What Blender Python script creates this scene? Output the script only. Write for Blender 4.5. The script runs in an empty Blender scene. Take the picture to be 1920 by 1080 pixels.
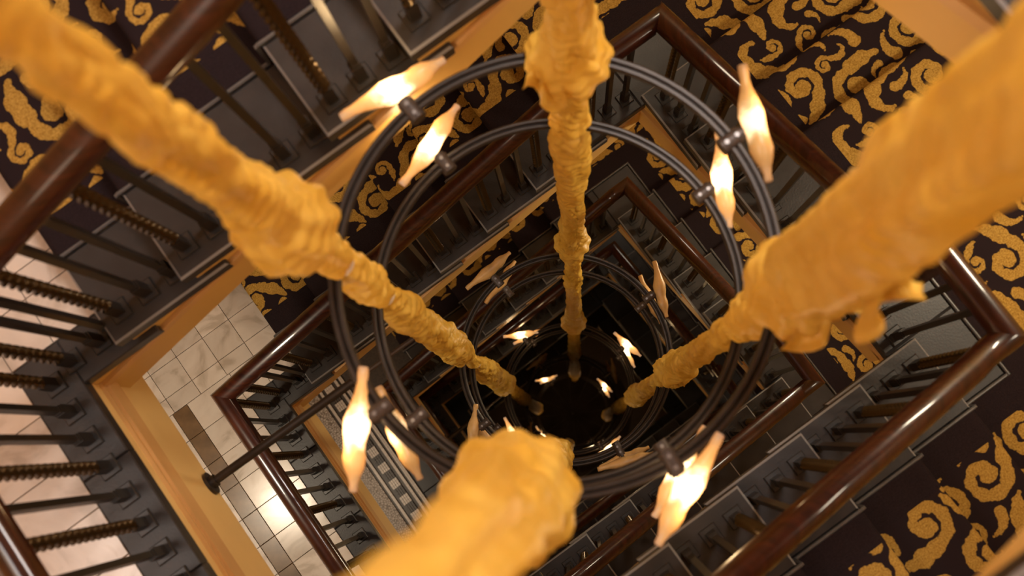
import bpy, bmesh, math, random
import numpy as np
from mathutils import Matrix, Vector, noise

random.seed(7)
scene = bpy.context.scene
COL = scene.collection
PI = math.pi

# ------------------------------------------------------------------ camera, world, lights, exposure
cam_d = bpy.data.cameras.new('camera')
cam = bpy.data.objects.new('camera', cam_d)
COL.objects.link(cam)
R_, D_, F_ = Vector((.8080, -.5860, -.0580)), Vector((-.5880, -.7970, -.1350)), Vector((.0330, .1430, -.9890))
F_.normalize(); R_ = (R_ - F_ * R_.dot(F_)).normalized(); D_ = F_.cross(R_)
cam.matrix_world = Matrix(((R_.x, -D_.x, -F_.x, 1.1696), (R_.y, -D_.y, -F_.y, -1.0612), (R_.z, -D_.z, -F_.z, 3.3599), (0, 0, 0, 1)))
cam_d.sensor_width = 36
cam_d.lens = 2048.46 / 1920 * 36
cam_d.clip_start = .02
cam_d.dof.use_dof = True
cam_d.dof.focus_distance = 5.6
cam_d.dof.aperture_fstop = 2.2
scene.camera = cam

w = bpy.data.worlds.new('world'); scene.world = w; w.use_nodes = True
w.node_tree.nodes['Background'].inputs[0].default_value = (1.0, .80, .62, 1)
w.node_tree.nodes['Background'].inputs[1].default_value = .025

def light(name, kind, loc, power, color, size=1.0, size_y=None, aim=None, spread=None):
    d = bpy.data.lights.new(name, kind); d.energy = power; d.color = color
    if kind == 'AREA':
        d.shape = 'RECTANGLE' if size_y else 'DISK'; d.size = size
        if size_y: d.size_y = size_y
        if spread: d.spread = spread
    else:
        d.shadow_soft_size = size
    o = bpy.data.objects.new(name, d); COL.objects.link(o); o.location = loc
    if aim: o.rotation_euler = (Vector(aim) - Vector(loc)).to_track_quat('-Z', 'Y').to_euler()
    return o

W, D, P = 2.3373, 1.5285, .30
ZL2, ZL3, ZL4, ZL5, ZL6, ZF = -2.4865, -5.552, -7.45, -10.11, -12.77, -15.43
WARM, NEUT = (1.0, .74, .44), (1.0, .90, .80)
light('unseen_side_light', 'AREA', (2.25, -2.75, 5.0), 42, (1, .94, .90), 1.9, .8, aim=(1.1, .3, 0))  # unseen source, set where the rails' long highlight would mirror it
light('unseen_side_light', 'AREA', (-2.2, -.4, 4.7), 105, (1, .93, .88), 1.8, 1.6, aim=(2.4, -.7, -1.5))  # added to light the short flight's carpets; no window is there
light('skylight', 'AREA', (W + .8, .35, 5.4), 160, (1, .92, .86), 1.3, 1.3, aim=(.3, -D / 2, -.3))
light('landing_light', 'AREA', (-1.0, -.3, 2.1), 2, (1, .74, .52), .5)
light('landing_light', 'AREA', (-.72, -.25, -.75), 20, (1.0, .82, .60), .25)
light('landing_light', 'AREA', (-.8, -.4, -3.4), 17, (1, .82, .6), .3)
light('unseen_corner_light', 'AREA', (W + .55, .85, .30), 9, (1, .82, .58), .35)
light('unseen_corner_light', 'AREA', (W + .85, -D - .8, 1.2), 8, (1, .84, .62), .35)
light('unseen_corner_light', 'AREA', (W + .95, -1.40, .70), 21, (1, .84, .60), .30, aim=(W + .8, -.4, -1.3))  # unseen, added so the short flight's treads darken towards the back
light('unseen_corner_light', 'POINT', (W + .75, .75, -2.45), 9, (1, .86, .66), .12)  # unseen, added to brighten the third level
light('unseen_corner_light', 'POINT', (W + .75, -D - .80, -1.75), 9, (1, .86, .66), .12)  # unseen, added to brighten the third level's other corner
light('unseen_corner_light', 'AREA', (.9, 1.1, -1.9), 3, (1, .80, .55), .35)
light('beam_fill_light', 'AREA', (W + 1.25, -.75, -2.7), 26, (1, .82, .55), .35, aim=(0, -.55, -2.85))  # unseen fill, added to brighten the second landing's beam panel
light('unseen_corner_light', 'AREA', (W + .65, .70, -5.0), 3, (1, .86, .66), .35)  # unseen, added to lift the dark stone deeper down
light('unseen_corner_light', 'AREA', (W + .70, -D - .75, -4.2), 3, (1, .86, .66), .35)  # unseen, added to lift the dark stone at the far corner
scene.view_settings.view_transform = 'Standard'
scene.view_settings.look = 'None'
scene.view_settings.exposure = 0.0
scene.view_settings.gamma = 1.0
scene.view_settings.use_curve_mapping = False

# ------------------------------------------------------------------ materials
def mat(name, color, rough=.5, metal=0.0, spec=.5, coat=0.0, noise_scale=None, noise_amt=.0, bump=0.0, bump_scale=80, sheen=0.0):
    m = bpy.data.materials.new(name); m.use_nodes = True
    nt = m.node_tree; b = nt.nodes['Principled BSDF']
    b.inputs['Base Color'].default_value = (*color, 1)
    b.inputs['Roughness'].default_value = rough
    b.inputs['Metallic'].default_value = metal
    b.inputs['Specular IOR Level'].default_value = spec
    b.inputs['Coat Weight'].default_value = coat
    b.inputs['Coat Roughness'].default_value = .07
    if sheen:
        b.inputs['Sheen Weight'].default_value = sheen
        b.inputs['Sheen Tint'].default_value = (*color, 1)
    tc = nt.nodes.new('ShaderNodeTexCoord')
    if noise_scale:
        n = nt.nodes.new('ShaderNodeTexNoise'); n.inputs['Scale'].default_value = noise_scale; n.inputs['Detail'].default_value = 5
        nt.links.new(tc.outputs['Object'], n.inputs['Vector'])
        r = nt.nodes.new('ShaderNodeValToRGB')
        r.color_ramp.elements[0].position = .3; r.color_ramp.elements[1].position = .72
        r.color_ramp.elements[0].color = (*[c * (1 - noise_amt) for c in color], 1)
        r.color_ramp.elements[1].color = (*[min(1, c * (1 + noise_amt)) for c in color], 1)
        nt.links.new(n.outputs['Fac'], r.inputs['Fac']); nt.links.new(r.outputs['Color'], b.inputs['Base Color'])
    if bump:
        n2 = nt.nodes.new('ShaderNodeTexNoise'); n2.inputs['Scale'].default_value = bump_scale; n2.inputs['Detail'].default_value = 4
        nt.links.new(tc.outputs['Object'], n2.inputs['Vector'])
        bp = nt.nodes.new('ShaderNodeBump'); bp.inputs['Strength'].default_value = bump; bp.inputs['Distance'].default_value = .01
        nt.links.new(n2.outputs['Fac'], bp.inputs['Height']); nt.links.new(bp.outputs['Normal'], b.inputs['Normal'])
    return m

M = {}
M['stone'] = mat('dark_stone', (.030, .027, .027), .40, spec=.35, noise_scale=9, noise_amt=.28, bump=.08, bump_scale=120)
M['stone_edge'] = mat('stone_edging', (.10, .095, .095), .35, noise_scale=20, noise_amt=.15)
M['plaster'] = mat('ochre_paint', (.66, .42, .125), .55, noise_scale=3, noise_amt=.06, bump=.03, bump_scale=40)
M['beam'] = mat('pale_ochre', (.80, .56, .22), .5, noise_scale=3, noise_amt=.05)  # paler ochre than on the strings
M['moulding'] = mat('ochre_moulding_lit', (.64, .38, .14), .5, noise_scale=6, noise_amt=.08)  # pinker than the strings: the light's tint is put into the colour
M['wall'] = mat('ochre_wall', (.66, .40, .13), .7, noise_scale=3, noise_amt=.08)
M['iron'] = mat('bronzed_iron', (.018, .013, .009), .40, metal=.2, noise_scale=30, noise_amt=.25)
M['twist'] = mat('bronzed_twist', (.045, .029, .013), .22, metal=.6)
M['stone_highlight'] = mat('stone_edge_highlight', (.22, .215, .215), .3)  # paler stone colour painting the highlight along tread edges
M['plate'] = mat('dark_plate', (.03, .028, .028), .4, metal=.3)
M['ringmetal'] = mat('blackened_steel', (.035, .028, .024), .38, metal=.35, noise_scale=20, noise_amt=.2)
M['clampmetal'] = mat('brushed_clamp', (.07, .055, .048), .45, metal=.4)
M['chrome'] = mat('steel_bolt', (.22, .21, .21), .4, metal=.9)
M['plain_carpet'] = mat('plain_carpet', (.020, .013, .015), .95, spec=.1, noise_scale=300, noise_amt=.4, bump=.3, bump_scale=500)
M['marble_joint'] = mat('marble_joint', (.36, .30, .24), .6)
M['inlay'] = mat('brown_inlay_stone', (.16, .095, .045), .3, noise_scale=14, noise_amt=.3)
M['tess_dark'] = mat('dark_tessera', (.05, .035, .025), .45, noise_scale=60, noise_amt=.4)
M['tess_white'] = mat('white_tessera', (.58, .50, .43), .4, noise_scale=60, noise_amt=.12)
M['white_trim'] = mat('white_lining', (.80, .74, .70), .6)
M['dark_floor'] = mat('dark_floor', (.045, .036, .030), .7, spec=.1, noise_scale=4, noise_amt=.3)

def mahogany():
    m = mat('mahogany', (.085, .018, .008), .32, spec=.25, coat=.7)
    nt = m.node_tree; b = nt.nodes['Principled BSDF']
    tc = nt.nodes.new('ShaderNodeTexCoord'); mp = nt.nodes.new('ShaderNodeMapping'); mp.inputs['Scale'].default_value = (3, 3, 40)
    n = nt.nodes.new('ShaderNodeTexNoise'); n.inputs['Scale'].default_value = 3; n.inputs['Detail'].default_value = 6
    r = nt.nodes.new('ShaderNodeValToRGB')
    r.color_ramp.elements[0].position = .35; r.color_ramp.elements[1].position = .7
    r.color_ramp.elements[0].color = (.016, .0035, .0025, 1); r.color_ramp.elements[1].color = (.050, .011, .005, 1)
    nt.links.new(tc.outputs['Object'], mp.inputs['Vector']); nt.links.new(mp.outputs['Vector'], n.inputs['Vector'])
    nt.links.new(n.outputs['Fac'], r.inputs['Fac']); nt.links.new(r.outputs['Color'], b.inputs['Base Color'])
    return m
M['wood'] = mahogany()

def marble():
    m = mat('cream_marble', (.72, .64, .57), .22)
    nt = m.node_tree; b = nt.nodes['Principled BSDF']
    ge = nt.nodes.new('ShaderNodeNewGeometry')
    n = nt.nodes.new('ShaderNodeTexNoise'); n.inputs['Scale'].default_value = 5; n.inputs['Detail'].default_value = 8; n.inputs['Distortion'].default_value = 1.4
    r = nt.nodes.new('ShaderNodeValToRGB')
    e = r.color_ramp.elements
    e[0].position = .34; e[0].color = (.47, .40, .335, 1); e[1].position = .46; e[1].color = (.62, .545, .48, 1)
    x = e.new(.62); x.color = (.67, .60, .535, 1); x = e.new(.74); x.color = (.55, .46, .375, 1)
    oi = nt.nodes.new('ShaderNodeObjectInfo'); hsv = nt.nodes.new('ShaderNodeHueSaturation')
    mr = nt.nodes.new('ShaderNodeMapRange'); mr.inputs['To Min'].default_value = .88; mr.inputs['To Max'].default_value = 1.08
    nt.links.new(ge.outputs['Position'], n.inputs['Vector']); nt.links.new(n.outputs['Fac'], r.inputs['Fac'])
    nt.links.new(oi.outputs['Random'], mr.inputs['Value']); nt.links.new(mr.outputs['Result'], hsv.inputs['Value'])
    nt.links.new(r.outputs['Color'], hsv.inputs['Color']); nt.links.new(hsv.outputs['Color'], b.inputs['Base Color'])
    return m
M['marble'] = marble()

def pebble():
    m = mat('pebble_mosaic', (.4, .33, .27), .5)
    nt = m.node_tree; b = nt.nodes['Principled BSDF']
    ge = nt.nodes.new('ShaderNodeNewGeometry')
    v = nt.nodes.new('ShaderNodeTexVoronoi'); v.feature = 'DISTANCE_TO_EDGE'; v.inputs['Scale'].default_value = 55
    r = nt.nodes.new('ShaderNodeValToRGB'); r.color_ramp.elements[0].position = .06; r.color_ramp.elements[1].position = .16
    r.color_ramp.elements[0].color = (.14, .10, .07, 1); r.color_ramp.elements[1].color = (.46, .39, .33, 1)
    nt.links.new(ge.outputs['Position'], v.inputs['Vector']); nt.links.new(v.outputs['Distance'], r.inputs['Fac']); nt.links.new(r.outputs['Color'], b.inputs['Base Color'])
    return m
M['pebble'] = pebble()

def cloth():
    m = mat('yellow_silk', (.78, .42, .045), .48, sheen=.25, bump=.12, bump_scale=60)
    nt = m.node_tree; b = nt.nodes['Principled BSDF']
    n = nt.nodes.new('ShaderNodeTexNoise'); n.inputs['Scale'].default_value = 9; n.inputs['Detail'].default_value = 3
    ge = nt.nodes.new('ShaderNodeNewGeometry')
    r = nt.nodes.new('ShaderNodeValToRGB'); r.color_ramp.elements[0].position = .3; r.color_ramp.elements[1].position = .7
    r.color_ramp.elements[0].color = (.70, .40, .040, 1); r.color_ramp.elements[1].color = (.84, .57, .11, 1)
    nt.links.new(ge.outputs['Position'], n.inputs['Vector']); nt.links.new(n.outputs['Fac'], r.inputs['Fac']); nt.links.new(r.outputs['Color'], b.inputs['Base Color'])
    return m
M['cloth'] = cloth()

def glass(lit, power=5.0):
    m = mat('lit_amber_glass' if lit else 'unlit_amber_glass', (.35, .20, .07) if lit else (.58, .36, .14), .35, noise_scale=14, noise_amt=.25)
    if lit:
        nt = m.node_tree; b = nt.nodes['Principled BSDF']
        tc = nt.nodes.new('ShaderNodeTexCoord'); sx = nt.nodes.new('ShaderNodeSeparateXYZ'); ab = nt.nodes.new('ShaderNodeMath'); ab.operation = 'ABSOLUTE'
        nz = nt.nodes.new('ShaderNodeTexNoise'); nz.inputs['Scale'].default_value = 30
        mu = nt.nodes.new('ShaderNodeMath'); mu.operation = 'MULTIPLY_ADD'; mu.inputs[1].default_value = .07; mu.inputs[2].default_value = -.035
        ad = nt.nodes.new('ShaderNodeMath'); ad.operation = 'ADD'
        mr = nt.nodes.new('ShaderNodeMapRange'); mr.inputs['From Max'].default_value = .15
        r = nt.nodes.new('ShaderNodeValToRGB'); e = r.color_ramp.elements
        e[0].position = 0; e[0].color = (1, .82, .52, 1); e[1].position = 1; e[1].color = (.62, .44, .32, 1)
        for p, c in ((.26, (1, .74, .38, 1)), (.38, (1, .56, .19, 1)), (.66, (1, .50, .15, 1)), (.84, (.85, .47, .20, 1))):
            x = e.new(p); x.color = c
        rim = nt.nodes.new('ShaderNodeMix'); rim.data_type = 'RGBA'; rim.blend_type = 'MULTIPLY'; rim.inputs[7].default_value = (.90, .42, .14, 1)
        lw = nt.nodes.new('ShaderNodeLayerWeight'); lw.inputs['Blend'].default_value = .35
        st = nt.nodes.new('ShaderNodeValToRGB'); s = st.color_ramp.elements
        s[0].position = 0; s[0].color = (1, 1, 1, 1); s[1].position = 1; s[1].color = (.10, .10, .10, 1)
        for p, v in ((.11, 1.0), (.22, .40), (.33, .21), (.60, .155), (.82, .12)):
            x = s.new(p); x.color = (v, v, v, 1)
        k = nt.nodes.new('ShaderNodeMath'); k.operation = 'MULTIPLY'; k.inputs[1].default_value = power
        L = nt.links.new
        L(tc.outputs['Object'], sx.inputs[0]); L(sx.outputs['Z'], ad.inputs[0]); L(tc.outputs['Object'], nz.inputs['Vector'])
        L(nz.outputs['Fac'], mu.inputs[0]); L(mu.outputs[0], ad.inputs[1]); L(ad.outputs[0], ab.inputs[0]); L(ab.outputs[0], mr.inputs['Value'])
        L(mr.outputs['Result'], r.inputs['Fac']); L(mr.outputs['Result'], st.inputs['Fac']); L(st.outputs['Color'], k.inputs[0])
        L(r.outputs['Color'], rim.inputs[6]); L(lw.outputs['Facing'], rim.inputs[0])
        L(rim.outputs[2], b.inputs['Emission Color']); L(k.outputs[0], b.inputs['Emission Strength'])
    return m
M['glass_lit'], M['glass_dim'], M['glass_off'] = glass(True), glass(True, 1.9), glass(False)

# woven scroll pattern: drawn once into a mask with numpy
TILE = .78
def scroll_mask(N=640):
    rng = random.Random(5)
    acc = np.zeros((0, 3)); paths = []
    def scroll(x, y, a, q, hand, kind):
        """a curl that unrolls into a lobed tail; q is the overall size"""
        pts = []; n1 = 30
        for i in range(n1):
            f = i / (n1 - 1)
            rr = q * (.004 + .060 * f ** .62); an = a + hand * f * 2 * PI * 1.02
            wd = q * (.0138 + .0090 * math.exp(-(f / .14) ** 2) + .0045 * f + .0022 * math.sin(i * 1.5 + a))
            pts.append((x + rr * math.cos(an), y + rr * math.sin(an), wd))
        hx, hy = pts[-1][:2]; hd = math.atan2(pts[-1][1] - pts[-2][1], pts[-1][0] - pts[-2][0])
        n2 = (26, 34, 16)[kind]
        for i in range(n2):
            f = i / n2
            hd += (-hand if kind < 2 else hand * .3) * (.05 + (.34 if kind == 1 else .20) * f ** 1.6)
            hx += q * .0082 * math.cos(hd); hy += q * .0082 * math.sin(hd)
            wd = q * (.0190 + .0065 * math.sin(PI * f) + .0035 * math.sin(i * 1.1 + a)) * (1 - .72 * max(0, f - .45) / .55 if kind != 1 else 1 - .3 * f)
            pts.append((hx, hy, wd))
        return np.array(pts)
    def comma(x, y, a, size):
        pts = []
        hd = a; hand = rng.choice((-1, 1))
        for i in range(9):
            f = i / 8
            pts.append((x, y, size * (.42 * (1 - f) ** .8 + .10)))
            hd += hand * .22; x += size * .3 * math.cos(hd); y += size * .3 * math.sin(hd)
        return np.array(pts)
    def free(p, gap):
        nonlocal acc
        if not len(acc): return True
        dx = np.abs(p[:, None, 0] - acc[None, :, 0]) % TILE; dx = np.minimum(dx, TILE - dx)
        dy = np.abs(p[:, None, 1] - acc[None, :, 1]) % TILE; dy = np.minimum(dy, TILE - dy)
        return bool(np.all(np.hypot(dx, dy) > p[:, None, 2] + acc[None, :, 2] + gap))
    for L, tries, gap in ((1.15, 700, .0075), (.95, 1000, .0068), (.75, 1000, .0065), (.58, 1000, .0062)):
        for q in range(tries):
            p = scroll(rng.uniform(0, TILE), rng.uniform(0, TILE), rng.uniform(0, 6.28), L * rng.uniform(.92, 1.08), rng.choice((-1, 1)), q % 3)
            if free(p, gap): acc = np.vstack((acc, p))
    for size, tries in ((.050, 700), (.040, 900), (.028, 900)):
        for _ in range(tries):
            p = comma(rng.uniform(0, TILE), rng.uniform(0, TILE), rng.uniform(0, 6.28), size)
            if free(p, .0058): acc = np.vstack((acc, p))
    img = np.zeros((N, N), np.float32)
    px = TILE / N
    for i in range(len(acc)):
        x, y, r = acc[i]
        k = int(r / px) + 3; cx, cy = int(x / px), int(y / px)
        ix = np.arange(cx - k, cx + k + 1); iy = np.arange(cy - k, cy + k + 1)
        d = np.hypot((ix[None, :] + .5) * px - x, (iy[:, None] + .5) * px - y)
        v = np.clip((r - d) / (px * 1.5) + .5, 0, 1)
        gx, gy = np.meshgrid(ix % N, iy % N)
        img[gy, gx] = np.maximum(img[gy, gx], v)
    return img
msk = scroll_mask()
TILE = .84      # size of one repeat on the floor, metres
NI = msk.shape[0]
im = bpy.data.images.new('scroll_pattern', NI, NI, float_buffer=False)
im.colorspace_settings.name = 'Non-Color'
buf = np.ones((NI, NI, 4), np.float32); buf[..., :3] = msk[..., None]
im.pixels.foreach_set(buf.ravel()); im.update(); im.pack()
def carpet_mat():
    m = mat('scroll_carpet', (.02, .013, .015), .95, spec=.08, bump=.35, bump_scale=420)
    nt = m.node_tree; b = nt.nodes['Principled BSDF']
    uv = nt.nodes.new('ShaderNodeUVMap'); uv.uv_map = 'UVMap'
    ge = nt.nodes.new('ShaderNodeNewGeometry')
    wob = nt.nodes.new('ShaderNodeTexNoise'); wob.inputs['Scale'].default_value = 45
    sc = nt.nodes.new('ShaderNodeVectorMath'); sc.operation = 'MULTIPLY_ADD'; sc.inputs[1].default_value = (.02, .02, 0); sc.inputs[2].default_value = (-.01, -.01, 0)
    av = nt.nodes.new('ShaderNodeVectorMath'); av.operation = 'ADD'
    t = nt.nodes.new('ShaderNodeTexImage'); t.image = im
    n = nt.nodes.new('ShaderNodeTexNoise'); n.inputs['Scale'].default_value = 160; n.inputs['Detail'].default_value = 3
    g = nt.nodes.new('ShaderNodeValToRGB'); g.color_ramp.elements[0].position = .3; g.color_ramp.elements[1].position = .75
    g.color_ramp.elements[0].color = (.28, .15, .024, 1); g.color_ramp.elements[1].color = (.58, .36, .085, 1)
    mx = nt.nodes.new('ShaderNodeMix'); mx.data_type = 'RGBA'; mx.inputs[6].default_value = (.022, .014, .016, 1)
    L = nt.links.new
    L(ge.outputs['Position'], wob.inputs['Vector']); L(wob.outputs['Color'], sc.inputs[0]); L(uv.outputs['UV'], av.inputs[0]); L(sc.outputs[0], av.inputs[1])
    L(av.outputs[0], t.inputs['Vector']); L(ge.outputs['Position'], n.inputs['Vector']); L(n.outputs['Fac'], g.inputs['Fac'])
    L(t.outputs['Color'], mx.inputs[0]); L(g.outputs['Color'], mx.inputs[7]); L(mx.outputs[2], b.inputs['Base Color'])
    return m
M['carpet'] = carpet_mat()

# ------------------------------------------------------------------ mesh helpers
class MB:
    def __init__(s): s.v = []; s.f = []; s.m = []; s.uv = []; s.smooth = False
    def face(s, idx, mi=0, uv=None): s.f.append(tuple(idx)); s.m.append(mi); s.uv.append(uv)
    def box(s, a, b, mi=0):
        (x0, y0, z0), (x1, y1, z1) = a, b; n = len(s.v)
        s.v += [(x0, y0, z0), (x1, y0, z0), (x1, y1, z0), (x0, y1, z0), (x0, y0, z1), (x1, y0, z1), (x1, y1, z1), (x0, y1, z1)]
        for q in ((0, 3, 2, 1), (4, 5, 6, 7), (0, 1, 5, 4), (1, 2, 6, 5), (2, 3, 7, 6), (3, 0, 4, 7)): s.face([n + i for i in q], mi)
    def cbox(s, a, b, c=.006, mi=0):
        """box with chamfered top edges"""
        (x0, y0, z0), (x1, y1, z1) = a, b; n = len(s.v)
        s.v += [(x0, y0, z0), (x1, y0, z0), (x1, y1, z0), (x0, y1, z0), (x0, y0, z1 - c), (x1, y0, z1 - c), (x1, y1, z1 - c), (x0, y1, z1 - c),
                (x0 + c, y0 + c, z1), (x1 - c, y0 + c, z1), (x1 - c, y1 - c, z1), (x0 + c, y1 - c, z1)]
        for q in ((0, 3, 2, 1), (0, 1, 5, 4), (1, 2, 6, 5), (2, 3, 7, 6), (3, 0, 4, 7), (4, 5, 9, 8), (5, 6, 10, 9), (6, 7, 11, 10), (7, 4, 8, 11), (8, 9, 10, 11)): s.face([n + i for i in q], mi)
    def prism(s, poly, y0, y1, mi=0):
        """poly in (x,z), extruded along y"""
        n = len(s.v); k = len(poly)
        s.v += [(x, y0, z) for x, z in poly] + [(x, y1, z) for x, z in poly]
        s.face([n + i for i in range(k)], mi); s.face([n + k + i for i in reversed(range(k))], mi)
        for i in range(k):
            j = (i + 1) % k; s.face((n + j, n + i, n + k + i, n + k + j), mi)
    def loft(s, rings, closed=True, caps=True, mi=0):
        n = len(s.v); k = len(rings[0])
        for r in rings: s.v += [tuple(p) for p in r]
        for a in range(len(rings) - 1):
            for i in range(k if closed else k - 1):
                j = (i + 1) % k
                s.face((n + a * k + i, n + a * k + j, n + (a + 1) * k + j, n + (a + 1) * k + i), mi)
        if caps and closed:
            s.face([n + i for i in reversed(range(k))], mi); s.face([n + (len(rings) - 1) * k + i for i in range(k)], mi)
    def lathe(s, prof, seg=16, mi=0, off=(0, 0)):
        s.loft([[(off[0] + r * math.cos(2 * PI * i / seg), off[1] + r * math.sin(2 * PI * i / seg), z) for i in range(seg)] for r, z in prof], mi=mi)
    def tube(s, a, b, r, seg=12, mi=0, r2=None):
        a, b = Vector(a), Vector(b); d = (b - a).normalized(); u = d.orthogonal().normalized(); v = d.cross(u); r2 = r if r2 is None else r2
        s.loft([[p + (u * math.cos(2 * PI * i / seg) + v * math.sin(2 * PI * i / seg)) * q for i in range(seg)] for p, q in ((a, r), (b, r2))], mi=mi)
    def mesh(s, name, mats, smooth=None, recalc=True):
        me = bpy.data.meshes.new(name); me.from_pydata(s.v, [], s.f)
        for m in mats: me.materials.append(m)
        me.polygons.foreach_set('material_index', s.m)
        if any(s.uv):
            ul = me.uv_layers.new(name='UVMap')
            for p, uv in zip(me.polygons, s.uv):
                if uv:
                    for li, c in zip(p.loop_indices, uv): ul.data[li].uv = c
        if recalc:
            bm = bmesh.new(); bm.from_mesh(me); bmesh.ops.recalc_face_normals(bm, faces=bm.faces); bm.to_mesh(me); bm.free()
        sm = s.smooth if smooth is None else smooth
        if sm:
            me.polygons.foreach_set('use_smooth', [True] * len(me.polygons))
            if sm != 'all':
                me.set_sharp_from_angle(angle=math.radians(38))
        me.update(); return me

def link(name, me, parent=None, loc=(0, 0, 0), rot=(0, 0, 0), scale=(1, 1, 1)):
    o = bpy.data.objects.new(name, me); COL.objects.link(o)
    o.parent = parent; o.location = loc; o.rotation_euler = rot; o.scale = scale
    return o
def thing(name, label, cat, loc=(0, 0, 0), rot=0, group=None):
    o = link(name, None, None, loc, (0, 0, rot)); o.empty_display_size = .1
    o['label'] = label; o['category'] = cat
    if group: o['group'] = group
    return o
def structure(name, me, label=None, loc=(0, 0, 0), rot=0):
    o = link(name, me, None, loc, (0, 0, rot)); o['kind'] = 'structure'
    if label: o['label'] = label
    return o

# ------------------------------------------------------------------ shared small meshes
TH = .055           # tread thickness
LIP = .02           # how far treads stand over the string
def tread_mesh(length):
    b = MB(); b.cbox((-.02, -LIP, -TH), (length, .30, 0), .007); b.m[5] = 1; b.m[8] = 1; return b.mesh('tread', [M['stone'], M['stone_highlight']])  # front and well-side chamfers carry the painted edge highlight
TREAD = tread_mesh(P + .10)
def riser_mesh(r):
    b = MB(); b.box((.004, .004, -r), (.03, .30, -TH)); return b.mesh('riser', [M['stone']])
def carpet_step_mesh(r, phase):
    """carpet over one riser and tread with a rounded nosing; local origin at the nosing"""
    prof = [(.012, -r - .004), (.010, -.055), (-.016, -.048), (-.026, -.030), (-.026, -.012), (-.018, .004), (-.004, .010), (.02, .011), (P + .013, .011)]
    base = [(P + .013, -.02), (.03, -.02), (.03, -r - .004)]
    b = MB(); L = [0]
    for (a, c), (d, e) in zip(prof, prof[1:]): L.append(L[-1] + math.hypot(d - a, e - c))
    T = [.312, .432, 1.395]
    for i in range(len(prof) - 1):
        for j in range(2):
            n = len(b.v)
            q = [(prof[i][0], T[j], prof[i][1]), (prof[i + 1][0], T[j], prof[i + 1][1]), (prof[i + 1][0], T[j + 1], prof[i + 1][1]), (prof[i][0], T[j + 1], prof[i][1])]
            b.v += q
            uv = [((T[j]) / TILE, (L[i] + phase) / TILE), (T[j] / TILE, (L[i + 1] + phase) / TILE), (T[j + 1] / TILE, (L[i + 1] + phase) / TILE), (T[j + 1] / TILE, (L[i] + phase) / TILE)]
            b.face((n, n + 1, n + 2, n + 3), 1 if j == 0 else 0, uv)
    n = len(b.v)   # side face next to the stone
    poly = prof + base
    b.v += [(x, T[0], z) for x, z in poly]; b.face(range(n, n + len(poly)), 1)
    me = b.mesh('carpet', [M['carpet'], M['plain_carpet']], recalc=False)
    bm = bmesh.new(); bm.from_mesh(me); bmesh.ops.remove_doubles(bm, verts=bm.verts, dist=1e-5); bmesh.ops.recalc_face_normals(bm, faces=bm.faces)
    up = sum((f.normal.z * f.calc_area()) for f in bm.faces)
    if up < 0: bmesh.ops.reverse_faces(bm, faces=bm.faces)
    bm.to_mesh(me); bm.free()
    me.polygons.foreach_set('use_smooth', [True] * len(me.polygons)); me.set_sharp_from_angle(angle=math.radians(60))
    return me
def edging_mesh(r):
    b = MB()
    b.cbox((-.032, .300, -.004), (P - .032, .312, .013), .004); b.cbox((-.040, .300, -r + .013), (-.028, .312, .008), .004); return b.mesh('edging', [M['stone_edge']])

BL = .80
def plain_baluster():
    b = MB()
    b.box((-.0105, -.0105, .008), (.0105, .0105, BL)); b.box((-.016, -.016, .008), (.016, .016, .10)); b.box((-.013, -.013, .10), (.013, .013, .115))
    return b.mesh('baluster', [M['iron']])
def twisted_baluster():
    b = MB()
    b.box((-.016, -.016, .008), (.016, .016, .10))
    rings = []; n = 120
    for i in range(n + 1):
        z = .10 + (BL - .10) * i / n; a = i * PI / 6.8
        rings.append([(.0215 * math.cos(q) * math.cos(a) - .0085 * math.sin(q) * math.sin(a), .0215 * math.cos(q) * math.sin(a) + .0085 * math.sin(q) * math.cos(a), z) for q in [k * PI / 4 for k in range(8)]])
    b.loft(rings, mi=1)
    return b.mesh('twisted_baluster', [M['iron'], M['twist']], smooth=True)
def base_plate():
    b = MB(); b.cbox((-.032, -.032, 0), (.032, .032, .010), .003); return b.mesh('base_plate', [M['plate']])
B_PLAIN, B_TWIST, B_PLATE = plain_baluster(), twisted_baluster(), base_plate()

RAILH = .88
PROF = [(-.042, -.022), (-.043, -.006), (-.038, .004), (-.034, .014), (-.022, .024), (0, .029), (.022, .024), (.034, .014), (.038, .004), (.043, -.006), (.042, -.022), (.030, -.028), (.027, -.052), (-.027, -.052), (-.030, -.028)]
def rail_mesh(path, t0=.045, m0=True, m1=True):
    """path of (s,z); mitred at the well corners, plain elsewhere"""
    rings = []
    for i, (s_, z) in enumerate(path):
        m = -1 if i == 0 and m0 else (1 if i == len(path) - 1 and m1 else 0)
        rings.append([(s_ + m * t, t0 + t, z - .029 + h) for t, h in PROF])
    b = MB(); b.loft(rings); return b.mesh('handrail', [M['wood']], smooth=True)

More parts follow.
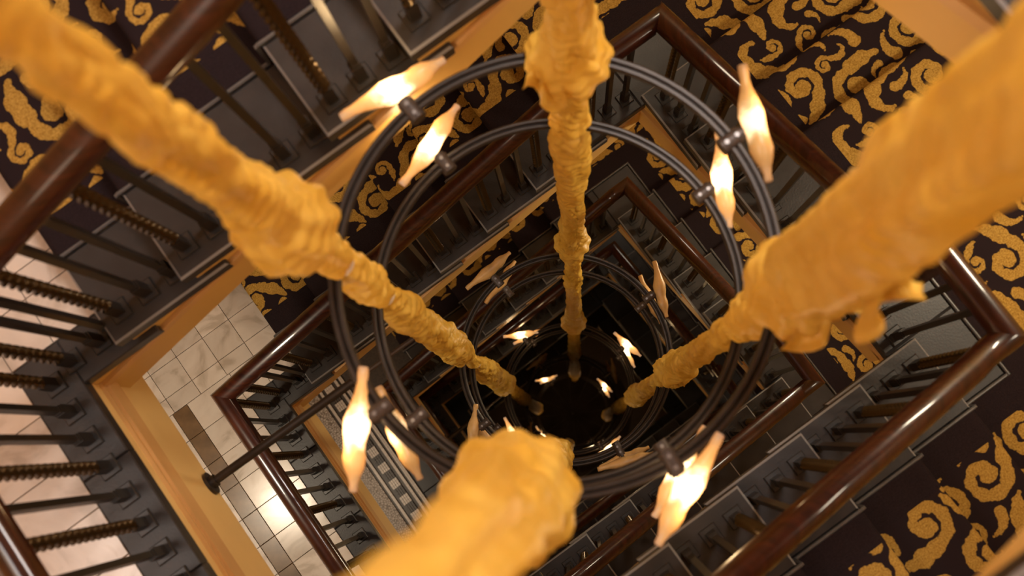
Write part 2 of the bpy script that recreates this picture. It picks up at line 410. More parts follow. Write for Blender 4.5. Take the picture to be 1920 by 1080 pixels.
def balustrade(label, loc, rot, path, spots):
    t = thing('balustrade', label, 'balustrade', loc, rot)
    if isinstance(path, dict):          # two lengths of rail joined by a swan neck
        lo, up = path['lower'], path['upper']
        link('handrail', rail_mesh(lo, m1=False), t); link('handrail', rail_mesh(up, m0=False), t)
        b = MB(); e = lo[-1]; u0 = up[0]
        b.loft([[(e[0] - .075 + .05 * f, .045 + y, e[1] - .03 - .03 * (1 - f) + (u0[1] - .05 - e[1]) * f) if k == 0 else (e[0] + .004 - .012 * f, .045 + y, e[1] - .05 + (u0[1] - .03 - e[1]) * f) for k, y in ((0, -.027), (0, .027), (1, .027), (1, -.027))] for f in (0, .25, .5, .75, 1)])
        link('swan_neck', b.mesh('swan_neck', [M['wood']], smooth=True), t)
        path = lo[:-2] + [(u0[0] - .001, lo[-2][1])] + up
    else:
        link('handrail', rail_mesh(path), t)
    xs = [p[0] for p in path]; zs = [p[1] for p in path]
    for s_, z, kind in spots:
        top = float(np.interp(s_, xs, zs)) - .075
        k = (top - z) / BL
        o = link('twisted_baluster' if kind == 'T' else 'baluster', B_TWIST if kind == 'T' else B_PLAIN, t, (s_, .058, z), scale=(1, 1, k))
        link('base_plate', B_PLATE, o)
    return t

_cache = {}
def shared(key, fn, *a):
    if key not in _cache: _cache[key] = fn(*a)
    return _cache[key]

def string_meshes(s1, n, r, drop, end, start=0.0):
    """outer string under the steps: stepped top, straight sloping bottom"""
    sl = r / P
    bot = lambda s: r + (s - s1) * sl - drop
    top = [(start, -TH + .002)]
    for k in range(1, n + 1):
        s = max(s1 + (k - 1) * P, start)
        top += [(s, (k - 1) * r - TH + .002), (s, k * r - TH + .002)]
    top.append((end, n * r - TH + .002))
    pts = [p for i, p in enumerate(top) if i == 0 or p != top[i - 1]]
    b = MB()
    # build from vertical slabs so every face is convex
    xs = sorted(set([start, end] + [p[0] for p in pts]))
    for a, c in zip(xs, xs[1:]):
        k = sum(1 for q in range(1, n + 1) if max(s1 + (q - 1) * P, start) <= a + 1e-6)
        zt = k * r - TH + .002
        b.prism([(a, bot(a)), (c, bot(c)), (c, zt), (a, zt)], 0, .07)
    me = b.mesh('string', [M['plaster']])
    b = MB()
    for (h0, h1, pr) in ((-.215, -.175, .016), (-.235, -.215, .009)):
        b.prism([(start, r + (start - s1) * sl + h0 - .03), (end, r + (end - s1) * sl + h0 - .03), (end, r + (end - s1) * sl + h1 - .03), (start, r + (start - s1) * sl + h1 - .03)], -pr, .002)
    mo = b.mesh('moulding', [M['moulding']])
    b = MB()
    b.prism([(start, bot(start)), (end, bot(end)), (end, bot(end) + .12), (start, bot(start) + .12)], .07, 1.395)
    so = b.mesh('soffit', [M['wall']])
    return me, mo, so

def flight(label, loc, rot, s1, n, r, drop, end, phase, detail=True):
    f = thing('stair_flight', label, 'staircase', loc, rot)
    key = (round(s1, 3), n, round(r, 4), drop, round(end, 3))
    me, mo, so = shared(('str',) + key, string_meshes, s1, n, r, drop, end)
    link('string', me, f); link('soffit', so, f)
    if detail and drop > .4: link('moulding', mo, f)
    for k in range(1, n + 1):
        s = s1 + (k - 1) * P
        link('riser', shared(('ri', round(r, 4)), riser_mesh, r), f, (s, 0, k * r))
        if k < n:
            link('tread', TREAD, f, (s, 0, k * r))
            ph = phase + (k % 4) * (r + P)
            link('carpet', shared(('ca', round(r, 4), round(ph, 3)), carpet_step_mesh, r, ph), f, (s, 0, k * r))
            if detail: link('edging', shared(('ed', round(r, 4)), edging_mesh, r), f, (s, 0, k * r))
    return f

def flat_carpet(b, x0, y0, x1, y1, mi, z=.011):
    n = len(b.v); b.v += [(x0, y0, z), (x1, y0, z), (x1, y1, z), (x0, y1, z)]
    b.face((n, n + 1, n + 2, n + 3), mi, [(x0 / TILE, y0 / TILE), (x1 / TILE, y0 / TILE), (x1 / TILE, y1 / TILE), (x0 / TILE, y1 / TILE)])

def quarter_landing(label, loc, rot, back, fwd, OUT=1.395):
    """local: corner of the well at the origin, s- side is the arriving flight (length back), t is outwards; the next flight leaves along +t... built in the arriving flight's frame:
    arriving edge along -s, leaving edge runs along -t (towards the well side), region s in [-back, OUT], t in [-fwd, OUT]"""
    b = MB(); b.box((-back, 0, -.20), (OUT, OUT, -TH)); 
    if fwd > 0: b.box((0.001, -fwd, -.20), (OUT, 0, -TH))
    o = structure('floor', b.mesh('floor', [M['wall']]), label, loc, rot)
    b = MB(); b.cbox((-back - .02, -LIP, -TH), (-LIP, .30, 0)); link('stone_border', b.mesh('stone_border', [M['stone']]), o)
    b = MB(); b.cbox((-LIP, -max(fwd, LIP), -TH), (.30, .30, 0)); link('stone_border', b.mesh('stone_border', [M['stone']]), o)
    b = MB()
    b.cbox((-back - .03, .300, -.02), (.313, .312, .013), .004); b.cbox((.300, -fwd, -.02), (.312, .30, .0129), .004)
    link('edging', b.mesh('edging', [M['stone_edge']]), o)
    b = MB(); t0, t1 = .313, .432
    flat_carpet(b, -back - .02, t0, t1, t1, 1); flat_carpet(b, t0, -fwd, t1, t0, 1)
    flat_carpet(b, -back - .02, t1, OUT, OUT, 0); flat_carpet(b, t1, -fwd, OUT, t1, 0)
    link('carpet', b.mesh('carpet', [M['carpet'], M['plain_carpet']], recalc=False), o)
    return o

# ------------------------------------------------------------------ marble and mosaic landings
PANEL = .62
def tile_mesh(dx, dy, m):
    b = MB(); b.cbox((.0015, .0015, -.02), (dx - .0015, dy - .0015, 0), .0012); return b.mesh('tile', [m])
def landing(label, z, x0, kind, detail=True):
    b = MB()
    b.box((-2.3, -D - 1.40, -.20), (x0 - .02, 1.40, -.021)); b.box((x0 - .02, .07, -.20), (x0 + .2247, 1.40, -.021)); b.box((x0 - .02, -D - 1.4, -.2), (.60, -D - .07, -.021))
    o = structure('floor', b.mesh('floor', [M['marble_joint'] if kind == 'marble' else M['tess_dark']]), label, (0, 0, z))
    # beam under the landing edge
    b = MB(); b.box((x0 - .10, -D - .3, -PANEL), (x0, .30, -TH)); link('beam_panel', b.mesh('beam_panel', [M['beam']]), o)
    b = MB(); b.box((x0 - .001, -D, -.275), (x0 + .022, .0, -.185)); b.box((x0 - .001, -D, -.295), (x0 + .012, .0, -.165)); link('moulding', b.mesh('moulding', [M['moulding']]), o)
    mw = .15 if kind == 'marble' else x0 + .09
    # dark stone kerb, in blocks
    ys = [-D - .02 + i * (D + .02 + .146) / 4 for i in range(5)]
    for a, c in zip(ys, ys[1:]):
        b = MB(); b.cbox((x0 - mw, a + .001, -TH), (x0 + LIP, c - .001, 0), .004); link('kerb_stone', b.mesh('kerb_stone', [M['stone']]), o)
    b = MB(); b.cbox((x0 + LIP, -LIP, -TH), (x0 + .2247 + .08, .146, 0), .004); link('kerb_stone', b.mesh('kerb_stone', [M['stone']]), o)
    b = MB(); b.cbox((x0 - .15, -D - .30, -TH), (.60, -D + LIP, -.001), .004); link('kerb_stone', b.mesh('kerb_stone', [M['stone']]), o)
    if kind == 'marble':
        T = .172
        def put(x, y, dx, dy, m='marble'):
            link('inlay_tile' if m == 'inlay' else 'tile', shared(('ti', round(dx, 3), round(dy, 3), m), tile_mesh, dx, dy, M[m]), o, (x, y, 0))
        y = .318; h = .091
        while y < 1.3:                      # field beyond the inlay
            put(.011, y, .19, h)
            for i in range(9): put(.011 - (i + 1) * .174, y, .174, h)
            y += h; h = .158
        put(.009, .146, .19, .172)
        put(-.15, .146, .159, .172); put(-.432, .146, .282, .172)
        y = .146
        while y > -1.9:
            put(-.527, y, .095, T, 'inlay' if y < .2 else 'inlay')
            if y < .14: put(-.432, y, .282, T)
            for i in range(5): put(-.527 - (i + 1) * T, y, T, T)
            y -= T
    elif kind == 'mosaic':
        b = MB(); b.box((-2.2, -2.2, -.02), (-.345, 1.2, .0)); link('pebble_field', b.mesh('pebble_field', [M['pebble']]), o)
        b = MB()
        for i in range(-13, 8):             # white squares of small tesserae
            yc = .427 + i * .1545
            for a in range(4):
                for c in range(3):
                    b.box((-.2745 + a * .0188, yc - .038 + c * .0253, -.015), (-.2745 + a * .0188 + .0168, yc - .038 + c * .0253 + .0233, .002))
        q = link('white_squares', b.mesh('white_squares', [M['tess_white']]), o); q['kind'] = 'stuff'
        b = MB()
        for i in range(-66, 40):            # dark tesserae between the squares and the white lines
            y = i * .0257
            for x in (-.324, -.172, -.129, -.114): b.box((x, y, -.015), (x + .022 if x < -.15 else x + .0135, y + .0245, .002))
        q = link('white_lines', b.mesh('white_lines', [M['tess_white']]), o); q['kind'] = 'stuff'
        b = MB()
        for i in range(-13, 8):
            yc = .427 + (i + .5) * .1545
            for a in range(4):
                for c in range(3):
                    b.box((-.2745 + a * .0188, yc - .036 + c * .024, -.015), (-.2745 + a * .0188 + .0165, yc - .036 + c * .024 + .0218, .0015))
        q = link('dark_squares', b.mesh('dark_squares', [M['tess_dark']]), o); q['kind'] = 'stuff'
    else:
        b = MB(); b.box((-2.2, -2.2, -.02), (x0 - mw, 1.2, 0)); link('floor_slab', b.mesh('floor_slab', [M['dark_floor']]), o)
    return o

# ------------------------------------------------------------------ the well, level by level
ORD = {1: 'top', 2: 'second', 3: 'third', 4: 'fourth', 5: 'fifth', 6: 'sixth'}
S_UL, S_UR, S_LR = .2247, .0216, -.0544
def treads_spots(s1, n, r, smin=-9):
    out = []
    for k in range(1, n):
        for j, kd in enumerate('TPP'):
            s = s1 + (k - 1) * P + .085 - .035 + j * .10
            out.append((s, k * r, kd))
    return out
def flight_path(s1, n, r, end, h=RAILH, neck=True):
    sl = r / P
    p0 = max(s1 - P, -.045)
    zs = lambda s: h + max(0.0, (s - p0) * sl)
    se = s1 + (n - 1) * P
    ze = n * r + h
    path = [(-.045, h), (p0 + .005, h)] if p0 > -.04 else [(-.045, h)]
    s_l = p0
    path += [(se - .10, zs(se - .10)), (se - .05, zs(se - .05) + (ze - zs(se)) * .25), (se, ze - (ze - zs(se)) * .25 if ze > zs(se) else ze), (se + .05, ze), (end + .045, ze)]
    if path[1][0] - path[0][0] < .002 and len(path) > 6: path.pop(1)
    return path

def short_path(s1, n, r, end, h=RAILH):
    sl = r / P; se = s1 + (n - 1) * P
    z = lambda q: h + .03 + (q + .045) * sl
    top = h + 6 * r
    lower = [(-.045, h + .03), (se - .20, z(se - .20)), (se - .08, z(se - .11)), (se + .02, z(se - .09)), (se + .10, z(se - .10))]
    return {'lower': lower, 'upper': [(se + .045, top), (end + .045, top)]}
def last_path(s1, n, r, end, h=RAILH):
    sl = r / P; se = s1 + (n - 1) * P
    z = lambda q: h + r + (q - s1) * sl
    return [(-.045, h + r), (.04, h + r + .01), (.12, z(.12)), (se - .06, z(se - .06)), (se + .06, n * r + h), (end + .045, n * r + h)]
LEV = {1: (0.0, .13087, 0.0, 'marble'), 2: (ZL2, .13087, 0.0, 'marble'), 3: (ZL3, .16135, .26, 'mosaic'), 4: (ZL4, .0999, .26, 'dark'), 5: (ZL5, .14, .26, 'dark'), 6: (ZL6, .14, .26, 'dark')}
L_SPOTS = {1: 'TPPTPTPPTPPTPP', 2: 'TPPTPPTPPTPPTP', 3: 'TPPTPPTPPTPPTP', 4: 'TPPTPPTPPTPPTP'}
for i, (z, r, x0, kind) in LEV.items():
    lv = ORD[i]
    zT, zR = z + 7 * r, z + 12 * r
    det = i <= 4
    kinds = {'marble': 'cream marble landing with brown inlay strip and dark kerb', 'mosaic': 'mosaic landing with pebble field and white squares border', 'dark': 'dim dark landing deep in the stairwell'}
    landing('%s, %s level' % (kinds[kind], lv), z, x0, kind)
    flight('carpeted flight of dark stone steps climbing from the %s level landing' % lv, (0, 0, z), 0, S_UL + x0, 7, r, .46, W, .1 * i, det)
    quarter_landing('carpeted quarter landing closing the first flight of the %s level' % lv, (W, 0, zT), 0, W - (S_UL + x0 + 6 * P), .0)
    flight('short carpeted flight of dark stone steps between the two quarter landings, %s level' % lv, (W, 0, zT), -PI / 2, S_UR, 5, r, .46, D, .3 + .1 * i, det)
    quarter_landing('carpeted quarter landing closing the short flight of the %s level' % lv, (W, -D, zR), -PI / 2, D - (S_UR + 4 * P), .0)
    flight('carpeted flight of dark stone steps completing the turn above the %s level landing' % lv, (W, -D, zR), PI, S_LR, 7, r, .28, W, .55 + .1 * i, det)
    # balustrades
    if i <= 4:
        sp = [(D + .03 - .105 * j, 0.0, c) for j, c in enumerate(L_SPOTS[i])]
        balustrade('straight mahogany rail on iron balusters along the %s level landing' % lv, (x0, -D, z), PI / 2, [(-.045, RAILH), (D + .045, RAILH)], sp)
        # the first flight, its frame shifted to the landing edge
        pth = flight_path(S_UL, 7, r, W - x0)
        sp = [(.03, 0, 'T'), (.135, 0, 'P'), (.20, 0, 'P')] + treads_spots(S_UL, 7, r) + [(S_UL + 6 * P + .05 + .10 * j, 7 * r, 'TPP'[j]) for j in range(3) if S_UL + 6 * P + .05 + .1 * j < W - x0 - .01]
        balustrade('sloping mahogany rail on twisted and plain iron balusters, first flight of the %s level' % lv, (x0, 0, z), 0, pth, sp)
        if i >= 2:
            sp = treads_spots(S_UR, 5, r) + [(S_UR + 4 * P + .05 + .10 * j, 5 * r, 'TPP'[j]) for j in range(3)]
            balustrade('mahogany rail with a swan neck bend on iron balusters, short flight of the %s level' % lv, (W, 0, zT), -PI / 2, short_path(S_UR, 5, r, D), sp)
            sp = [q for q in treads_spots(S_LR, 7, r)] + [(S_LR + 6 * P + .05 + .10 * j, 7 * r, 'TPPTPP'[j]) for j in range(6)]
            balustrade('polished mahogany rail on iron balusters, flight completing the turn of the %s level' % lv, (W, -D, zR), PI, last_path(S_LR, 7, r, W), sp)

# ------------------------------------------------------------------ outer walls and bottom floor
def wall(name, a, b_, label):
    b = MB(); b.box(a, b_); structure(name, b.mesh(name, [M['wall']]), label)
ZB, ZTOP = ZF, 6.2
b = MB(); b.box((-2.5, -D - 1.6, ZTOP), (W + 1.6, 1.6, ZTOP + .2)); structure('ceiling', b.mesh('ceiling', [M['wall']]), 'ochre ceiling over the stairwell')
wall('wall_north', (-2.3, 1.40, ZB), (W + 1.6, 1.6, ZTOP), 'ochre wall behind the first flights')
wall('wall_east', (W + 1.40, -D - 1.6, ZB), (W + 1.6, 1.40, ZTOP), 'ochre wall behind the short flights')
wall('wall_south', (-2.3, -D - 1.6, ZB), (W + 1.40, -D - 1.40, ZTOP), 'ochre wall behind the flights completing each turn')
wall('wall_west', (-2.5, -D - 1.6, ZB), (-2.3, 1.6, ZTOP), 'ochre wall at the back of the landings')
b = MB(); b.box((-2.3, -D - 1.4, ZF - .2), (W + 1.4, 1.4, ZF - .012))
fl = structure('floor', b.mesh('floor', [M['tess_dark']]), 'dark floor with radiating slabs at the bottom of the well', (0, 0, 0))
CX, CY, RR = 1.363, -.709, .532
for k in range(12):
    b = MB(); a0, a1 = 2 * PI * k / 12 + .012, 2 * PI * (k + 1) / 12 - .012
    pts = [(.02, a0), (1.0, a0), (1.0, (a0 + a1) / 2), (1.0, a1), (.02, a1)]
    n = len(pts)
    b.v = [(CX + q * math.cos(a), CY + q * math.sin(a), zz) for zz in (ZF - .012, ZF) for q, a in pts]
    b.face(range(n)); b.face(range(n, 2 * n))
    for j in range(n): b.face((j, (j + 1) % n, n + (j + 1) % n, n + j))
    link('floor_slab', b.mesh('floor_slab', [M['dark_floor']]), fl)

# ------------------------------------------------------------------ rings with lamps
def ring_mesh():
    b = MB(); n = 96
    for off in (-.0085, .0085):
        R = RR + off; base = len(b.v); m = 10
        for i in range(n):
            a = 2 * PI * i / n
            for j in range(m):
                q = 2 * PI * j / m; rr = R + .0088 * math.cos(q)
                b.v.append((rr * math.cos(a), rr * math.sin(a), .011 * math.sin(q)))
        for i in range(n):
            for j in range(m):
                b.face((base + i * m + j, base + ((i + 1) % n) * m + j, base + ((i + 1) % n) * m + (j + 1) % m, base + i * m + (j + 1) % m))
    # web joining the two tubes
    base = len(b.v)
    for i in range(n):
        a = 2 * PI * i / n
        for rr, z in ((RR - .008, -.003), (RR + .008, -.003), (RR + .008, .003), (RR - .008, .003)): b.v.append((rr * math.cos(a), rr * math.sin(a), z))
    for i in range(n):
        for j in range(4): b.face((base + i * 4 + j, base + ((i + 1) % n) * 4 + j, base + ((i + 1) % n) * 4 + (j + 1) % 4, base + i * 4 + (j + 1) % 4))
    return b.mesh('ring_tube', [M['ringmetal']], smooth=True)
RING = ring_mesh()
def glass_mesh(v, lit):
    rnd = random.Random(40 + v)
    prof = [(.0095, -.148), (.0125, -.147), (.0135, -.130), (.0125, -.112), (.019, -.085), (.027, -.055), (.033, -.022), (.0335, .010), (.030, .034), (.0285, .050), (.029, .068), (.024, .092), (.0165, .112), (.0115, .130), (.0120, .146), (.008, .149)]
    rings = []; seg = 18
    ph = rnd.uniform(0, 6)
    for q, (r, z) in enumerate(prof):
        k = 1 + .09 * math.sin(z * 60 + ph)
        ox, oy = .003 * math.sin(z * 30 + ph), .003 * math.cos(z * 24 + ph)
        rings.append([(ox + r * k * math.cos(2 * PI * i / seg), oy + r * k * .92 * math.sin(2 * PI * i / seg), z) for i in range(seg)])
    b = MB(); b.loft(rings)
    return b.mesh('glass_shade', [M[lit]], smooth='all')
GL = {(v, lit): glass_mesh(v, lit) for v in range(3) for lit in ('glass_lit', 'glass_dim', 'glass_off')}
def clamp_meshes():
    b = MB(); b.tube((-.030, 0, 0), (.026, 0, 0), .0225, 16); b.tube((.026, 0, 0), (.034, 0, 0), .018, 16)
    c = b.mesh('clamp', [M['clampmetal']], smooth=True)
    b = MB(); b.tube((.03, 0, 0), (.062, 0, 0), .0085, 10)
    s_ = b.mesh('stem', [M['ringmetal']], smooth=True)
    b = MB(); b.tube((-.016, 0, .020), (-.016, 0, .0265), .006, 8); b.tube((.014, 0, .020), (.014, 0, .0265), .006, 8)
    return c, s_, b.mesh('bolt', [M['chrome']], smooth=True)
CLAMP, STEM, BOLT = clamp_meshes()
# lamp bearings on each ring: (place angle, heading of the glass, tilt)
LA = {'a': [(95, -6.6, 0), (0, -115, 0), (183, -130, 0), (265, 203.5, 0)],
      'b': [(93, 20, 0), (0, -121, 0), (184, -101, 0), (268.8, 203.5, 0)],
      'c': [(95, 4, 0), (0, -115, 0), (183, -129, 0), (264, -20, 0)],
      'd': [(92, 19, 0), (2, -103, 0), (186, -96, 0), (266, -14, 0)],
      'e': [(96, -29, 0), (1, -78, 0), (182, -100, 0), (262, -13, 0)],
      'f': [(91, -10, 0), (-2, -98, 0), (187, -110, 0), (268, 10, 0)]}
WHERE = ['first', 'short', 'landing', 'last']
TIER = ['topmost', 'second', 'third', 'fourth', 'fifth']
RINGS = [(.7605, 'a', True, 'upper ring of the topmost pair'), (.1844, 'b', True, 'lower ring of the topmost pair'),
         (-2.2365, 'c', False, 'upper ring of the second pair'), (-2.80, 'd', False, 'lower ring of the second pair'),
         (-5.7423, 'e', True, 'upper ring of the third pair'), (-6.30, 'f', True, 'lower ring of the third pair'),
         (-9.20, 'c', False, 'upper ring of the fourth pair'), (-9.80, 'd', False, 'lower ring of the fourth pair'),
         (-13.0, 'e', True, 'upper ring of the fifth pair'), (-13.6, 'f', True, 'lower ring of the fifth pair')]
DIM = {('upper ring of the topmost pair', 1), ('lower ring of the topmost pair', 2)}
for z, key, lit, nm in RINGS:
    t = thing('ring_chandelier', 'black steel hoop with four %s amber glass lamps, %s' % ('glowing' if lit else 'unlit', nm), 'chandelier', (CX, CY, z), 0, 'ring chandeliers hanging down the stairwell')
    link('ring_tube', RING, t)
    for j, (pa, hd, tilt) in enumerate(LA[key]):
        a = math.radians(pa); lamp_r = .603
        l = link('lamp', GL[((j + ord(key)) % 3, 'glass_off' if not lit else 'glass_dim' if (nm, j) in DIM else 'glass_lit')], t, (lamp_r * math.cos(a), lamp_r * math.sin(a), .004), (0, PI / 2, math.radians(hd)))
        if lit:
            light('lamp_glow', 'POINT', (CX + (lamp_r + .05) * math.cos(a), CY + (lamp_r + .05) * math.sin(a), z + .05), 1.3 if z > -1 else .9, (1, .66, .32), .03)
        c = link('clamp', CLAMP, t, (RR * math.cos(a), RR * math.sin(a), 0), (0, 0, a))
        link('stem', STEM, c); link('bolt', BOLT, c)

# ------------------------------------------------------------------ fabric wrapped suspension cables
def nz(x, y, z): return noise.noise(Vector((x, y, z)))
def wrap_mesh(ctrl, z0, z1, seed, seg=56, calm=9):
    zs = sorted(c[0] for c in ctrl)
    ctrl = sorted(ctrl, key=lambda c: c[0])
    Z = [c[0] for c in ctrl]; Rr = [c[1] for c in ctrl]; DX = [c[2] if len(c) > 2 else 0 for c in ctrl]; DY = [c[3] if len(c) > 3 else 0 for c in ctrl]
    step = .0075 if z1 > -3 else .02
    n = max(4, int((z1 - z0) / step))
    rings = []
    for i in range(n + 1):
        z = z0 + (z1 - z0) * i / n
        r = float(np.interp(z, Z, Rr)); cx = float(np.interp(z, Z, DX)); cy = float(np.interp(z, Z, DY))
        e = min(i, n - i)
        r *= min(1, .72 + .28 * e / 4)
        row = []
        tw = 1 + .35 * nz(seed, 0, z * 2.1)
        for k in range(seg):
            a = 2 * PI * k / seg
            ca, sa = math.cos(a), math.sin(a)
            # wrapping folds: oblique ridges that break up, plus soft lumps
            u = a / (2 * PI) + z / (.062 * (1 + .25 * nz(seed + 3, ca * .6, z * 1.7)))
            ridge = 1 - abs(math.sin(PI * (u + .75 * nz(ca * .9 + seed, sa * .9, z * 7)))) ** .7
            u2 = -a / (2 * PI) * 2 + z / .041
            ridge2 = 1 - abs(math.sin(PI * (u2 + .9 * nz(ca * 1.2, sa * 1.2 + seed, z * 9)))) ** .6
            amp = .25 + .22 * nz(ca + seed, sa + 5, z * 4)
            amp2 = max(0, .05 + .30 * nz(ca * 1.2 - seed, sa * 1.2, z * 6))
            lump = nz(ca * 1.1 + seed * 2, sa * 1.1, z * 5.5) * .20 + nz(ca * 2.4, sa * 2.4 + seed, z * 15) * .12 + nz(ca * 5, sa * 5 + seed, z * 38) * .05
            folds = .05 * math.sin(5 * a + 11 * z * tw + seed) * (1 + nz(seed, 4, z * 6))
            cm = min(1, max(0, (z - calm) / .25))      # loosely draped rather than wrapped above this height
            amp *= 1 - .6 * cm; amp2 *= 1 - cm; lump *= 1 - .5 * cm
            folds += cm * (.17 * math.sin(3 * a + 2.2 * z + seed) + .07 * math.sin(7 * a - 3 * z + 2 * seed))
            q = r * (1.0 - amp * ridge - amp2 * ridge2 + lump + folds)
            row.append((cx + q * ca, cy + q * sa, z))
        rings.append(row)
    b = MB(); b.loft(rings)
    return b.mesh('fabric_wrap', [M['cloth']], smooth='all')
def knot_mesh(r, h, seed):
    """bunched collar of cloth with a wide skirt"""
    rings = []; seg = 48; n = 26
    for i in range(n + 1):
        f = i / n; z = h * (f - .5)
        base = r * (.55 + .55 * math.sin(PI * min(1, f * 1.02)) ** .7)
        row = []
        for k in range(seg):
            a = 2 * PI * k / seg; ca, sa = math.cos(a), math.sin(a)
            q = base * (1 + .15 * nz(ca * 1.3 + seed, sa * 1.3, z * 14) + .07 * math.sin(9 * a + 30 * z + seed * 2) + .10 * abs(math.sin(z * 85 + 1.3 * math.sin(a + seed))))
            row.append((q * ca, q * sa, z + .012 * math.sin(3 * a + seed)))
        rings.append(row)
    b = MB(); b.loft(rings); return b.mesh('knot', [M['cloth']], smooth='all')
def tail_mesh(seed, length, width):
    """loose end of cloth: a folded, thick sheet that hangs outwards and down from the knot"""
    b = MB(); nu, nv = 16, 14
    grid = []
    for i in range(nu + 1):
        f = i / nu; row = []
        for j in range(nv + 1):
            g = j / nv - .5
            wv = width * (.45 + .75 * f)
            x = .04 + length * f * (1 - .15 * f)
            z = -.55 * length * f * f + .028 * math.sin(g * 13 + seed) * (.4 + f) + .014 * math.sin(f * 9 + seed)
            y = g * wv + .01 * math.sin(f * 7 + seed)
            row.append((x + .02 * math.sin(g * 9 + seed) * f, y, z))
        grid.append(row)
    th = .006
    top = [[(x, y, z + th) for x, y, z in r] for r in grid]
    n0 = 0
    for G in (grid, top):
        for r in G: b.v += r
    m = nv + 1; off = (nu + 1) * m
    for i in range(nu):
        for j in range(nv):
            a = i * m + j
            b.face((a, a + 1, a + m + 1, a + m)); b.face((off + a, off + a + m, off + a + m + 1, off + a + 1))
    edge = [i * m for i in range(nu + 1)] + [nu * m + j for j in range(1, m)] + [i * m + nv for i in reversed(range(nu))] + [j for j in reversed(range(1, nv))]
    for a, c in zip(edge, edge[1:] + edge[:1]): b.face((a, c, off + c, off + a))
    return b.mesh('fabric_tail', [M['cloth']], smooth='all')

DEEP = [(-5.70, .050), (-5.80, .036), (-6.3, .05), (-7.9, .062), (-9.1, .072), (-9.25, .04), (-9.8, .05), (-11.5, .07), (-12.9, .085), (-13.05, .04), (-13.7, .05), (-14.4, .05)]
CORDS = [
 ('landing', .955, -.39, 1, [(4.1, .060), (2.9, .050), (2.29, .045), (2.19, .044), (2.04, .048), (1.87, .053), (1.62, .051), (1.46, .066), (1.29, .080), (1.11, .064), (1.03, .043), (.90, .050), (.77, .044), (.62, .054), (.38, .057), (.21, .044), (-.25, .064), (-.83, .062), (-1.55, .076), (-2.12, .064), (-2.23, .034), (-2.8, .040), (-3.41, .080), (-4.4, .080), (-5.4, .092)]),
 ('first', 1.707, -.305, 2, [(4.1, .06), (1.6, .058), (1.11, .056), (1.03, .055), (.95, .066), (.72, .068), (.57, .066), (.43, .050), (.22, .062), (-.17, .066), (-.47, .057), (-.92, .054), (-1.36, .053), (-1.79, .074), (-2.12, .066), (-2.25, .042), (-2.58, .043), (-2.98, .057), (-3.57, .047), (-4.6, .054), (-5.42, .082), (-5.62, .080)]),
 ('short', 1.735, -1.08, 3, [(4.1, .085), (2.6, .082), (2.15, .082, .012, .010), (1.91, .085, .010, .008), (1.65, .086), (1.33, .084), (1.05, .086), (.86, .072), (.60, .070), (.40, .060), (.21, .050), (-.34, .044), (-.9, .050), (-1.30, .060), (-1.75, .084), (-2.1, .080), (-2.22, .046), (-3.06, .047), (-4.2, .060), (-5.0, .080), (-5.6, .074)]),
 ('last', 1.015, -1.08, 4, [(4.1, .05, -.03, -.01), (2.64, .047, -.022, -.012), (2.48, .050, -.016, -.010), (2.21, .058, -.006, -.004), (1.78, .074), (1.45, .082), (1.28, .074), (1.12, .056), (.86, .052), (.60, .055), (.30, .056), (-.3, .066), (-1.02, .080), (-2.0, .090), (-2.3, .050), (-2.93, .090), (-4.2, .085), (-5.6, .090)]),
]
SIDE = {'landing': 'facing the marble landings', 'first': 'hanging at the corner between the first and short flights', 'short': 'with a loose curled cloth end, beside the swan neck rails', 'last': 'close to the last flights, beside the lens'}
SIDE['last'] = 'foreshortened most, beside the flights that complete each turn'
KN = {'landing': [(1.28, .085, .22)], 'first': [(.78, .088, .20), (-1.80, .072, .16), (-5.48, .085, .24)], 'short': [(1.06, .092, .28)], 'last': [(1.42, .098, .27), (-2.0, .085, .3)]}
TAILS = {'landing': [], 'first': [(.80, 200, .10, .10, 1), (.86, 20, .075, .06, 2)], 'short': [(1.10, -95, .09, .17, 3), (1.52, -88, .10, .13, 5)], 'last': []}
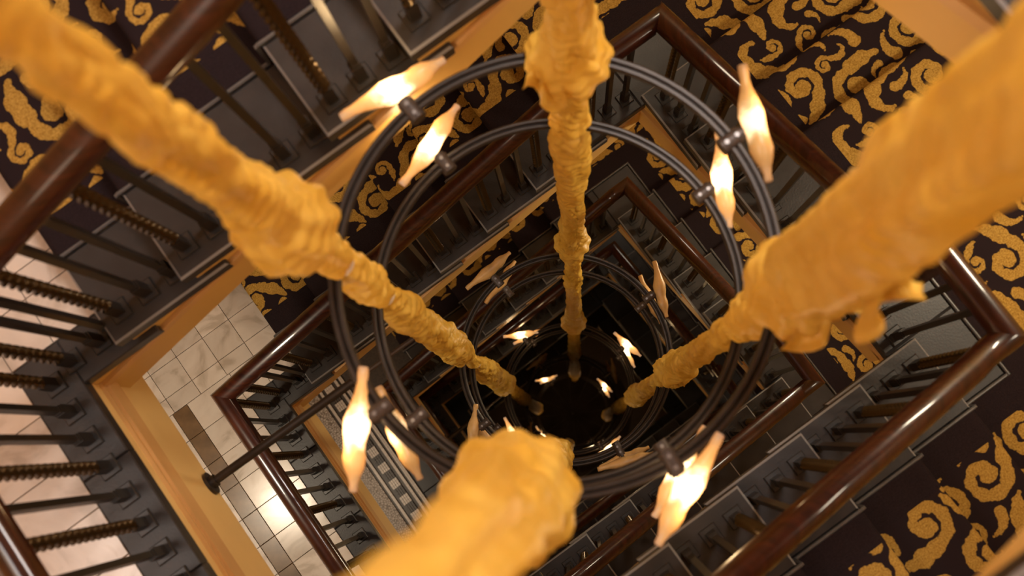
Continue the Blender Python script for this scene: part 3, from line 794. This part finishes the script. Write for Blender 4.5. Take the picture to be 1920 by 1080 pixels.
for nm, x, y, seed, ctrl in CORDS:
    t = thing('suspension_cable', 'cable wrapped in yellow silk, %s' % SIDE[nm], 'drapery', (x, y, 0), 0, 'silk wrapped cables holding the rings')
    b = MB(); b.tube((0, 0, ZF + .5), (0, 0, 6.2), .012, 12); link('cable', b.mesh('cable', [M['ringmetal']], smooth=True), t)
    full = ctrl + DEEP
    cuts = [4.1, .775, .175, -2.24, -2.81, -5.75, -6.31, -9.21, -9.81, -13.01, -14.4]
    for a, c in zip(cuts, cuts[1:]):
        link('fabric_wrap', wrap_mesh(full, c + .012, a - .012, seed * 1.7, calm={3: 1.12, 4: 1.30}.get(seed, 9)), t)
    for z in cuts[1:6]:
        b = MB(); b.lathe([(.015, -.010), (.033, -.009), (.036, 0), (.033, .009), (.015, .010)], 20)
        q = link('white_tie', b.mesh('white_tie', [M['white_trim']], smooth=True), t, (0, 0, z))
    for z, r, h in KN[nm]: link('knot', knot_mesh(r, h, seed * 3.1), t, (0, 0, z))
    for z, ang, ln, wd, sd in TAILS[nm]: link('fabric_tail', tail_mesh(sd, ln, wd), t, (0, 0, z), (0, 0, math.radians(ang)))

# ------------------------------------------------------------------ stay rods from the landing beams to the cable
def stay_rod(label, a, b_, mid):
    a, b_ = Vector(a), Vector(b_)
    t = thing('stay_rod', label, 'rod', a)
    d = b_ - a; m = d * mid
    b = MB(); b.tube((.012, 0, 0), m, .0165, 16); link('sleeve', b.mesh('sleeve', [M['ringmetal']], smooth=True), t)
    b = MB(); b.tube(m * .98, d, .0085, 12); link('inner_rod', b.mesh('inner_rod', [M['clampmetal']], smooth=True), t)
    b = MB(); b.tube((0, 0, 0), (.012, 0, 0), .045, 24); b.tube((.012, 0, 0), (.03, 0, 0), .024, 16); link('wall_flange', b.mesh('wall_flange', [M['ringmetal']], smooth=True), t)
stay_rod('black iron stay rod with round flange fixed to the top marble landing beam', (0.0, -.423, -.575), (.90, -.425, -.60), .70)
stay_rod('thin black iron stay rod fixed to the mosaic landing beam', (.26, -.43, ZL3 - .56), (.90, -.40, ZL3 - .60), .7)
